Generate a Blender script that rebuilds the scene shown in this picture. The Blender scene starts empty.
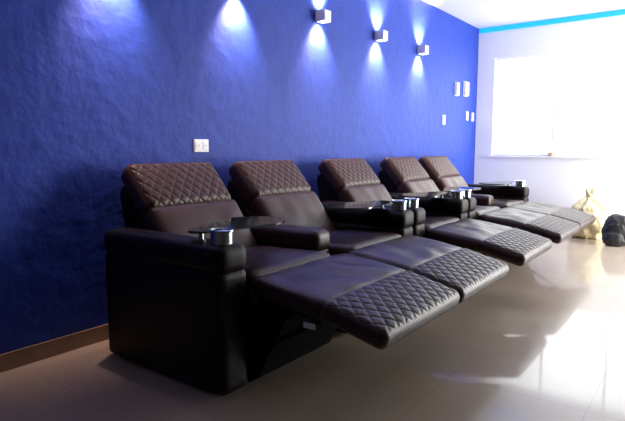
import bpy, bmesh, math, random
from mathutils import Vector, Matrix, noise
random.seed(3)
S = bpy.context.scene
S.view_settings.view_transform = 'Standard'
S.view_settings.look = 'None'

# ---------------------------------------------------------------- materials
def mat(name, col, rough=0.5, metal=0.0, spec=0.5, bump=0.0, bscale=40, var=0.0, emis=None, estr=0, trans=0.0, coat=0.0):
    m = bpy.data.materials.new(name); m.use_nodes = True
    nt = m.node_tree; b = nt.nodes['Principled BSDF']
    b.inputs['Base Color'].default_value = (*col, 1)
    b.inputs['Roughness'].default_value = rough
    b.inputs['Metallic'].default_value = metal
    b.inputs['Specular IOR Level'].default_value = spec
    b.inputs['Transmission Weight'].default_value = trans
    b.inputs['Coat Weight'].default_value = coat
    if emis:
        b.inputs['Emission Color'].default_value = (*emis, 1)
        b.inputs['Emission Strength'].default_value = estr
    tc = nt.nodes.new('ShaderNodeTexCoord')
    n = nt.nodes.new('ShaderNodeTexNoise'); n.inputs['Scale'].default_value = bscale
    n.inputs['Detail'].default_value = 5
    nt.links.new(tc.outputs['Object'], n.inputs['Vector'])
    if bump > 0:
        bp = nt.nodes.new('ShaderNodeBump'); bp.inputs['Strength'].default_value = bump
        bp.inputs['Distance'].default_value = 0.01
        nt.links.new(n.outputs['Fac'], bp.inputs['Height'])
        nt.links.new(bp.outputs['Normal'], b.inputs['Normal'])
    if var > 0:
        r = nt.nodes.new('ShaderNodeValToRGB')
        r.color_ramp.elements[0].position = 0.3; r.color_ramp.elements[1].position = 0.7
        r.color_ramp.elements[0].color = (*[c*(1-var) for c in col], 1)
        r.color_ramp.elements[1].color = (*[min(1, c*(1+var)) for c in col], 1)
        nt.links.new(n.outputs['Fac'], r.inputs['Fac'])
        nt.links.new(r.outputs['Color'], b.inputs['Base Color'])
    return m

M_blue = mat('blue_paint', (0.021, 0.056, 0.38), 0.6, spec=0.3, bump=0.9, bscale=9, var=0.08)
M_white = mat('white_paint', (0.94, 0.95, 0.95), 0.6, bump=0.05, bscale=30)
M_low_bounce = mat('low_bounce_paint', (0.05, 0.036, 0.028), 0.7)  # unseen walls made this dark to cut bounced light
M_ceil = mat('ceiling_paint', (0.74, 0.75, 0.78), 0.7)
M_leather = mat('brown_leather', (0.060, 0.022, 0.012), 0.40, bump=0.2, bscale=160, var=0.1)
M_leather_shade = mat('shaded_leather', (0.007, 0.0032, 0.0025), 0.5, spec=0.25, bump=0.2, bscale=160, var=0.1)  # same leather, shade put into the colour for unlit arms and shells
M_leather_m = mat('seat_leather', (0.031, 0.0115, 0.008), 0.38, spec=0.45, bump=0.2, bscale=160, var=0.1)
M_under = mat('shaded_lining', (0.004, 0.0035, 0.0035), 0.9, spec=0.1)  # dark base fabric with the under-seat shadow put into its colour
M_metal = mat('brushed_steel', (0.62, 0.72, 0.74), 0.25, metal=1.0)
M_cupin = mat('cup_inside', (0.05, 0.25, 0.3), 0.3, metal=0.6)
M_glass = mat('tinted_tray_glass', (0.05, 0.065, 0.058), 0.08, spec=0.6)
M_black = mat('black_steel', (0.006, 0.006, 0.006), 0.6, metal=0.2, spec=0.2)
M_plast = mat('white_plastic', (0.8, 0.8, 0.82), 0.35)
M_grey = mat('grey_plastic', (0.35, 0.36, 0.4), 0.4)
M_base = mat('baseboard_tile', (0.30, 0.20, 0.13), 0.3, var=0.15, bscale=6)
M_lamp = mat('sconce_lens', (1, 1, 1), 0.3, emis=(1, 0.93, 0.95), estr=20)
M_led = mat('blue_led', (0.02, 0.2, 0.5), 0.5, emis=(0.0, 0.30, 1.0), estr=1.5)
M_bag = mat('yellow_plastic_bag', (0.72, 0.62, 0.36), 0.3, bump=0.6, bscale=14, var=0.25)
M_bbag = mat('black_nylon', (0.012, 0.012, 0.014), 0.5, bump=0.3, bscale=25)
M_tag = mat('white_tag', (0.8, 0.8, 0.8), 0.6)
M_frame = mat('window_frame_paint', (0.95, 0.96, 0.97), 0.4)
M_wood = mat('peach_ceramic', (0.8, 0.5, 0.3), 0.4)

# floor tile
M_floor = bpy.data.materials.new('polished_floor_tile'); M_floor.use_nodes = True
nt = M_floor.node_tree; b = nt.nodes['Principled BSDF']
tc = nt.nodes.new('ShaderNodeTexCoord')
br = nt.nodes.new('ShaderNodeTexBrick'); br.offset = 0
br.inputs['Scale'].default_value = 1.0
br.inputs['Brick Width'].default_value = 0.6; br.inputs['Row Height'].default_value = 0.6
br.inputs['Mortar Size'].default_value = 0.0024; br.inputs['Mortar Smooth'].default_value = 0.4
nz = nt.nodes.new('ShaderNodeTexNoise'); nz.inputs['Scale'].default_value = 3; nz.inputs['Detail'].default_value = 8
rp = nt.nodes.new('ShaderNodeValToRGB')
rp.color_ramp.elements[0].position = 0.3; rp.color_ramp.elements[1].position = 0.7
rp.color_ramp.elements[0].color = (0.42, 0.335, 0.255, 1); rp.color_ramp.elements[1].color = (0.48, 0.395, 0.31, 1)
nt.links.new(tc.outputs['Object'], br.inputs['Vector']); nt.links.new(tc.outputs['Object'], nz.inputs['Vector'])
nt.links.new(nz.outputs['Fac'], rp.inputs['Fac'])
nt.links.new(rp.outputs['Color'], br.inputs['Color1']); nt.links.new(rp.outputs['Color'], br.inputs['Color2'])
br.inputs['Mortar'].default_value = (0.33, 0.26, 0.19, 1)
nt.links.new(br.outputs['Color'], b.inputs['Base Color'])
b.inputs['Roughness'].default_value = 0.32
b.inputs['Specular IOR Level'].default_value = 0.6
b.inputs['Coat Weight'].default_value = 0.6; b.inputs['Coat Roughness'].default_value = 0.06

# ---------------------------------------------------------------- helpers
def link(ob, parent=None):
    S.collection.objects.link(ob)
    if parent: ob.parent = parent
    return ob

def mesh_obj(name, bm, m, parent=None, smooth=False):
    bmesh.ops.recalc_face_normals(bm, faces=bm.faces)
    me = bpy.data.meshes.new(name); bm.to_mesh(me); bm.free()
    me.materials.append(m)
    if smooth:
        for p in me.polygons: p.use_smooth = True
    return link(bpy.data.objects.new(name, me), parent)

def box(name, lo, hi, m, parent=None, bev=0.0, seg=2):
    bm = bmesh.new(); bmesh.ops.create_cube(bm, size=1)
    for v in bm.verts:
        v.co = Vector([(lo[i]+hi[i])/2 + v.co[i]*(hi[i]-lo[i]) for i in range(3)])
    if bev > 0:
        bmesh.ops.bevel(bm, geom=bm.edges[:], offset=bev, segments=seg, affect='EDGES', profile=0.5)
    return mesh_obj(name, bm, m, parent, False)

def quilt(u, v, p):
    a = (u/p*0.85 + v/p); c = (u/p*0.85 - v/p)
    d = min(abs(math.sin(math.pi*a)), abs(math.sin(math.pi*c)))
    return 1-math.exp(-d/0.28)

def cushion(name, size, r, center, ang, m, parent, q=0, crown=0.0, cell=0.02, wrinkle=0.0, seed=0):
    """rounded pad: size=(L,W,T), turned about Y by ang so +x end tips down"""
    L, W, T = size; h = Vector((L/2, W/2, T/2))
    bm = bmesh.new()
    def face(ax, sgn):
        o = [i for i in range(3) if i != ax]
        n0 = max(4, int(2*h[o[0]]/cell)); n1 = max(4, int(2*h[o[1]]/cell))
        g = []
        for i in range(n0+1):
            row = []
            for j in range(n1+1):
                p = Vector((0, 0, 0)); p[ax] = sgn*h[ax]
                p[o[0]] = -h[o[0]] + 2*h[o[0]]*i/n0
                p[o[1]] = -h[o[1]] + 2*h[o[1]]*j/n1
                inn = Vector([max(-(h[k]-r), min(h[k]-r, p[k])) for k in range(3)])
                d = p - inn; d.normalize()
                pos = inn + d*r
                if ax == 2 and sgn > 0:
                    ex = 1-(abs(p.x)/h.x)**4; ey = 1-(abs(p.y)/h.y)**4
                    k = max(0, ex)*max(0, ey)
                    pos.z += crown*k
                    if q: pos += d*0.0065*(quilt(p.x, p.y, q)-0.6)*min(1, k*4)
                    if wrinkle:
                        pos.z += wrinkle*k*noise.noise(Vector((p.x*5+seed, p.y*7, seed)))
                row.append(bm.verts.new(pos))
            g.append(row)
        for i in range(n0):
            for j in range(n1):
                bm.faces.new((g[i][j], g[i+1][j], g[i+1][j+1], g[i][j+1]))
    for ax in range(3):
        for s in (-1, 1): face(ax, s)
    bmesh.ops.remove_doubles(bm, verts=bm.verts, dist=0.0008)
    R = Matrix.Rotation(ang, 4, 'Y')
    bmesh.ops.transform(bm, matrix=Matrix.Translation(center) @ R, verts=bm.verts)
    return mesh_obj(name, bm, m, parent, True)

def lathe(name, prof, c, m, parent, n=40):
    bm = bmesh.new(); rings = []
    for r, z in prof:
        rings.append([bm.verts.new((c[0]+r*math.cos(2*math.pi*i/n), c[1]+r*math.sin(2*math.pi*i/n), c[2]+z)) for i in range(n)])
    for a, b2 in zip(rings, rings[1:]):
        for i in range(n):
            bm.faces.new((a[i], a[(i+1) % n], b2[(i+1) % n], b2[i]))
    bm.faces.new(rings[0]); bm.faces.new(rings[-1])
    o = mesh_obj(name, bm, m, parent, False)
    return o

def extrude_xz(name, pts, y0, y1, m, parent, bev=0.015):
    bm = bmesh.new()
    a = [bm.verts.new((x, y0, z)) for x, z in pts]; c = [bm.verts.new((x, y1, z)) for x, z in pts]
    bm.faces.new(a); bm.faces.new(c[::-1])
    n = len(pts)
    for i in range(n): bm.faces.new((a[i], a[(i+1) % n], c[(i+1) % n], c[i]))
    bmesh.ops.bevel(bm, geom=bm.edges[:], offset=bev, segments=3, affect='EDGES')
    return mesh_obj(name, bm, m, parent)

def empty(name, loc=(0, 0, 0)):
    e = bpy.data.objects.new(name, None); e.location = loc
    S.collection.objects.link(e); return e

# ---------------------------------------------------------------- room
X1, Y0, Y1, H = 3.9, -2.6, 7.55, 2.76
box('floor', (-0.1, Y0-0.1, -0.1), (X1+0.1, Y1+0.1, 0), M_floor)
box('ceiling', (-0.1, Y0-0.1, H), (X1+0.1, Y1+0.1, H+0.1), M_ceil)
box('wall_left', (-0.1, Y0-0.1, 0), (0, Y1+0.1, H), M_blue)
box('wall_back', (0, Y0-0.1, 0), (X1, Y0, H), M_low_bounce)
def wall_with_hole(name, axis, pos, thick, a0, a1, h0, h1, z0, z1, m):
    bm = bmesh.new()
    def bx(alo, ahi, zlo, zhi):
        r = bmesh.ops.create_cube(bm, size=1)['verts']
        for v in r:
            a = (alo+ahi)/2+v.co.x*(ahi-alo); z = (zlo+zhi)/2+v.co.z*(zhi-zlo); t = pos+thick*(v.co.y+0.5)
            v.co = Vector((a, t, z)) if axis == 'y' else Vector((t, a, z))
    bx(a0, h0, 0, H); bx(h1, a1, 0, H); bx(h0, h1, z1, H)
    if z0 > 0: bx(h0, h1, 0, z0)
    return mesh_obj(name, bm, m)
WX0, WX1, WZ0, WZ1 = 0.24, 2.6, 1.0, 2.34
wall_with_hole('wall_far', 'y', Y1, 0.1, 0, X1, WX0, WX1, WZ0, WZ1, M_white)
RW0, RW1, RWZ = 5.7, 7.4, 2.35
wall_with_hole('wall_right', 'x', X1, 0.1, Y0, Y1, RW0, RW1, 0.0, RWZ, M_low_bounce)
box('baseboard_left', (0, Y0, 0), (0.012, Y1, 0.09), M_base, bev=0.002)
box('baseboard_far', (0.012, Y1-0.012, 0), (X1, Y1, 0.09), M_white, bev=0.002)

def window(name, axis, pos, a0, a1, z0, z1, nm, rail=None):
    e = empty(name)
    def bx(n, alo, ahi, zlo, zhi, d=0.05):
        lo = (alo, pos, zlo) if axis == 'y' else (pos, alo, zlo)
        hi = (ahi, pos+d, zhi) if axis == 'y' else (pos+d, ahi, zhi)
        box(n, lo, hi, M_frame, e, 0.004)
    w = 0.03
    bx('jamb_1', a0, a0+w, z0, z1); bx('jamb_2', a1-w, a1, z0, z1)
    bx('head', a0+w, a1-w, z1-w, z1); bx('sill_rail', a0+w, a1-w, z0, z0+w)
    for i in range(1, nm):
        a = a0+(a1-a0)*i/nm
        bx('mullion_%d' % i, a-w/2, a+w/2, z0+w, z1-w)
    return e
window('window_1', 'y', Y1+0.02, WX0, WX1, WZ0, WZ1, 3)
window('window_2', 'x', X1+0.02, RW0, RW1, 0.0, RWZ, 2)
box('trim_1', (WX0-0.05, Y1-0.04, WZ0-0.015), (WX1+0.05, Y1+0.02, WZ0), M_frame, bev=0.004)
# blue cove led strip along the far wall
box('led_strip_light', (0.01, Y1-0.025, H-0.065), (X1-0.02, Y1-0.002, H-0.004), M_led, bev=0.006)

# ---------------------------------------------------------------- recliners
def tray(parent, ya, side, k):
    """teardrop glass table: small end over the arm, big end over the seat"""
    c0 = Vector((0.90, ya)); r0 = 0.06; c1 = Vector((0.87, ya+side*0.38)); r1 = 0.165
    pts = []
    d = (c1-c0); base = math.atan2(d.y, d.x); D = d.length
    off = math.acos((r0-r1)/D)
    n = 24
    for i in range(n+1):
        a = base - off + 2*off*i/n
        pts.append(c1+Vector((math.cos(a), math.sin(a)))*r1)
    for i in range(n+1):
        a = base + off + (2*math.pi-2*off)*i/n
        pts.append(c0+Vector((math.cos(a), math.sin(a)))*r0)
    bm = bmesh.new()
    a = [bm.verts.new((p.x, p.y, 0.722)) for p in pts]; c = [bm.verts.new((p.x, p.y, 0.732)) for p in pts]
    bm.faces.new(a[::-1]); bm.faces.new(c); n = len(pts)
    for i in range(n): bm.faces.new((a[i], a[(i+1) % n], c[(i+1) % n], c[i]))
    mesh_obj('tray_table', bm, M_glass, parent)
    lathe('tray_pivot', [(0.022, 0), (0.022, 0.008), (0.012, 0.01), (0.012, 0.044)], (0.90, ya, 0.678), M_metal, parent, 20)

def cup(parent, ya):
    lathe('cup_holder', [(0.046, 0), (0.050, 0.004), (0.050, 0.056), (0.056, 0.060), (0.056, 0.066), (0.048, 0.068),
                         (0.044, 0.062), (0.044, 0.01), (0.0005, 0.009)], (1.035, ya, 0.68), M_metal, parent)
    lathe('cup_holder_lining', [(0.0425, 0), (0.0425, 0.003), (0.001, 0.0031)], (1.035, ya, 0.692), M_cupin, parent)

def arm(parent, y0, y1, front=1.12, top=0.68, name='arm'):
    yc = (y0+y1)/2; w = y1-y0
    x0 = 0.22
    mm = M_leather_shade if top > 0.65 else M_leather_m
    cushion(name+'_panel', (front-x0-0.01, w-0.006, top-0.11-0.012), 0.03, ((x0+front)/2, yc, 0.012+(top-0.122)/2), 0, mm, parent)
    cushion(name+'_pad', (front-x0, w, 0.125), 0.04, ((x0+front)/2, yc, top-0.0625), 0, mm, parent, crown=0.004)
    for i, x in enumerate((x0+0.08, front-0.08)):
        lathe(name+'_foot_%d' % (i+1), [(0.02, 0), (0.025, 0.035)], (x, yc, 0), M_black, parent, 16)

def recliner(ya, yb, pad0, pad1, arms, seed):
    e = empty('recliner_chair', (0.6, (ya+yb)/2, 0))
    bpy.context.view_layer.update()
    kids_before = set(bpy.data.objects)
    yc = (ya+yb)/2; w = yb-ya-0.012
    extrude_xz('back_shell', [(0.24, 0.12), (0.50, 0.12), (0.50, 0.40), (0.20, 0.86), (0.12, 0.90), (0.10, 0.84)], ya+0.012, yb-0.012, M_leather_shade, e)
    box('base_frame', (0.52, ya+0.005, 0.015), (1.10, yb-0.005, 0.37), M_under, e, 0.01)  # extended forward and down to fill in the under-seat shadow
    cushion('headrest', (0.33, w-0.01, 0.13), 0.05, (0.245, yc-0.008, 0.868), math.radians(49), M_leather, e, q=0.07, crown=0.012, cell=0.006)
    cushion('back_cushion', (0.40, w, 0.13), 0.04, (0.45, yc, 0.605), math.radians(54), M_leather, e, crown=0.012, wrinkle=0.012, seed=seed)
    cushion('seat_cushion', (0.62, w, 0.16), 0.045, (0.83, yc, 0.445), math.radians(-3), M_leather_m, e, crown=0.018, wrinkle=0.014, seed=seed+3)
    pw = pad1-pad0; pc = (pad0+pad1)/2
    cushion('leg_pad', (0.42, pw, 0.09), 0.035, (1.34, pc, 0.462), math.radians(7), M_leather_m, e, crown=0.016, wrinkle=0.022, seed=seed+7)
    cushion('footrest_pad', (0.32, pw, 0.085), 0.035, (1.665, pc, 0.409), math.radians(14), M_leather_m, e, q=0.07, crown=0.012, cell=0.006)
    box('footrest_board', (1.10, pad0+0.05, 0.385), (1.48, pad1-0.05, 0.412), M_black, e, 0.003)
    extrude_xz('shade_flap', [(1.09, 0.03), (1.12, 0.03), (1.30, 0.36), (1.30, 0.40), (1.09, 0.40)], ya+0.03, yb-0.03, M_under, e, 0.006)  # added panel standing in for the shadow under the leg pad
    for k, y in enumerate((ya+0.015, yb-0.015)):
        for j, (p, q2) in enumerate((((1.08, 0.25), (1.36, 0.395)), ((1.2, 0.22), (1.5, 0.39)))):
            d = Vector((q2[0]-p[0], 0, q2[1]-p[1])); L = d.length
            o = box('linkage_%d_%d' % (k+1, j+1), (-L/2, -0.003, -0.012), (L/2, 0.003, 0.012), M_black, e, 0.002)
            o.location = ((p[0]+q2[0])/2, y+0.007*(j-0.5), (p[1]+q2[1])/2)
            o.rotation_euler = (0, -math.atan2(d.z, d.x), 0)
    box('care_tag', (1.42, ya+0.0, 0.352), (1.48, ya+0.004, 0.376), M_tag, e)
    for i, (a0, a1, side, full, cupt, tr) in enumerate(arms):
        if full: arm(e, a0, a1, name='arm_%d' % (i+1))
        else: arm(e, a0, a1, front=1.0, top=0.635, name='arm_%d' % (i+1))
        am = (a0+a1)/2
        if cupt: cup(e, am)
        if tr: tray(e, am, side, i)
    for o in bpy.data.objects:
        if o not in kids_before and o.parent == e:
            o.matrix_parent_inverse = Matrix.Translation((-0.6, -yc, 0))
    return e

recliner(1.72, 2.375, 1.70, 2.455, [(1.54, 1.715, 1, True, True, True), (2.38, 2.54, 1, False, False, False)], 1)
recliner(2.545, 3.20, 2.465, 3.225, [(3.205, 3.38, -1, True, True, True)], 11)
recliner(3.575, 4.23, 3.52, 4.29, [(3.395, 3.57, 1, True, True, False), (4.235, 4.41, -1, True, True, True)], 21)
recliner(4.605, 5.26, 4.56, 5.34, [(4.425, 4.60, 1, True, True, True), (5.265, 5.425, 1, False, False, False)], 31)
recliner(5.43, 6.085, 5.35, 6.12, [(6.09, 6.265, -1, True, True, True)], 41)

# ---------------------------------------------------------------- wall sconces
def sconce(y, z=2.2):
    e = empty('wall_sconce', (0, y, z))
    bm = bmesh.new()
    t = 0.006; a = 0.045
    for lo, hi in (((0.012, -a, -a), (0.012+t, a, a)), ((0.102-t, -a, -a), (0.102, a, a)),
                   ((0.012+t, -a, -a), (0.102-t, -a+t, a)), ((0.012+t, a-t, -a), (0.102-t, a, a))):
        r = bmesh.ops.create_cube(bm, size=1)['verts']
        for v in r: v.co = Vector([(lo[i]+hi[i])/2+v.co[i]*(hi[i]-lo[i]) for i in range(3)])
    mesh_obj('sconce_body', bm, M_plast, e)
    box('wall_plate', (0, -0.04, -0.04), (0.012, 0.04, 0.04), M_plast, e, 0.002)
    box('lamp_lens', (0.02, -0.038, -0.02), (0.094, 0.038, 0.02), M_lamp, e)
    for nm, dz, rx in (('lamp_down', -0.047, 0), ('lamp_up', 0.047, math.pi)):
        l = bpy.data.lights.new(nm, 'SPOT'); l.energy = 100; l.spot_size = math.radians(94); l.spot_blend = 0.8
        l.color = (1, 0.68, 0.58); l.shadow_soft_size = 0.03
        tilt = math.radians(30)
        o = bpy.data.objects.new(nm, l); o.location = (0.09, 0, dz)
        o.rotation_euler = (0, tilt if rx == 0 else math.pi-tilt, 0)
        link(o, e)
for y in (1.80, 2.78, 3.755, 4.73, 5.67): sconce(y)

# ---------------------------------------------------------------- plates on blue wall
def plate(name, y, z, w, h, kind):
    e = empty(name, (0, y, z))
    box('plate', (0, -w/2, -h/2), (0.01, w/2, h/2), M_plast, e, 0.003)
    if kind == 'outlet':
        for k in (-1, 1):
            box('socket_%d' % (k+2), (0.01, k*w/4-w*0.17, -h*0.3), (0.013, k*w/4+w*0.17, h*0.3), M_plast, e, 0.001)
            for s in (-1, 1):
                box('slot_%d_%d' % (k+2, s+2), (0.013, k*w/4+s*0.008-0.002, -0.008), (0.0135, k*w/4+s*0.008+0.002, 0.008), M_grey, e)
    elif kind == 'switch':
        box('rocker', (0.01, -w*0.22, -h*0.28), (0.017, w*0.22, h*0.28), M_plast, e, 0.002)
    else:
        box('cover', (0.01, -w*0.45, -h*0.46), (0.035, w*0.45, h*0.46), M_plast, e, 0.006)
        box('display', (0.035, -w*0.3, h*0.05), (0.036, w*0.3, h*0.3), M_grey, e)
plate('wall_outlet', 2.43, 1.12, 0.125, 0.085, 'outlet')
plate('thermostat', 6.78, 1.87, 0.10, 0.18, 'box')
plate('intercom', 7.10, 1.90, 0.14, 0.20, 'box')
plate('light_switch', 6.41, 1.46, 0.08, 0.12, 'switch')
plate('light_switch', 7.19, 1.545, 0.08, 0.12, 'switch')
plate('light_switch', 7.40, 1.54, 0.08, 0.12, 'switch')

# ---------------------------------------------------------------- bags by far wall
def blob(name, c, r, m, parent, amp, fr, seed, neck=False):
    bm = bmesh.new(); bmesh.ops.create_icosphere(bm, subdivisions=5, radius=1)
    for v in bm.verts:
        p = v.co.copy(); n = noise.noise(p*fr+Vector((seed, 0, 0)))*amp + abs(noise.noise(p*fr*2.7+Vector((0, seed, 0))))*amp*0.8
        s = 1+n
        q = Vector((p.x*r[0]*s, p.y*r[1]*s, p.z*r[2]*s))
        if neck and p.z > 0.45:
            k = (p.z-0.45)/0.55; f = 1-0.75*min(1, k*1.8)
            if k > 0.6: f += (k-0.6)*1.2
            q.x *= f; q.y *= f; q.z += 0.06*k
        q.z = max(q.z, -r[2]*0.88)
        v.co = Vector(c)+q+Vector((0, 0, r[2]*0.88))
    return mesh_obj(name, bm, m, parent, True)
e = empty('plastic_bag', (1.56, 7.27, 0))
blob('bag_body', (0, 0, 0), (0.20, 0.17, 0.28), M_bag, e, 0.28, 2.2, 4, True)
e = empty('backpack', (1.93, 6.92, 0))
blob('pack_body', (0, 0, 0), (0.16, 0.11, 0.19), M_bbag, e, 0.15, 1.6, 9)
blob('pack_pocket', (-0.03, -0.09, 0), (0.11, 0.06, 0.09), M_bbag, e, 0.12, 2, 12)
e = empty('ornament_bowl', (1.03, Y1-0.0, WZ0))
lathe('bowl', [(0.02, 0), (0.04, 0.02), (0.05, 0.05), (0.045, 0.05), (0.036, 0.022), (0.001, 0.012)], (0, -0.0, 0), M_wood, e)

# ---------------------------------------------------------------- light
w = bpy.data.worlds.new('sky'); S.world = w; w.use_nodes = True
w.node_tree.nodes['Background'].inputs[0].default_value = (0.93, 0.97, 1, 1)
w.node_tree.nodes['Background'].inputs[1].default_value = 2.5
def area(name, loc, rot, sx, sy, e, col=(1, 1, 1)):
    l = bpy.data.lights.new(name, 'AREA'); l.shape = 'RECTANGLE'; l.size = sx; l.size_y = sy; l.energy = e; l.color = col
    o = bpy.data.objects.new(name, l); o.location = loc; o.rotation_euler = rot; link(o)
area('daylight_far_window', ((WX0+WX1)/2, Y1+0.3, (WZ0+WZ1)/2), (math.radians(-90), 0, 0), 2.3, 1.4, 28, (0.97, 0.99, 1))
area('daylight_right_window', (X1+0.3, (RW0+RW1)/2, 1.2), (0, math.radians(90), math.radians(28)), 2.2, 1.7, 270, (1, 0.985, 0.97))

cam = bpy.data.cameras.new('camera'); co = bpy.data.objects.new('camera', cam); link(co)
cam.sensor_width = 36; cam.lens = 30.76
co.location = (2.76, 0, 1.1)
co.rotation_euler = (math.radians(90-6.6), 0, math.radians(36.9))
S.camera = co
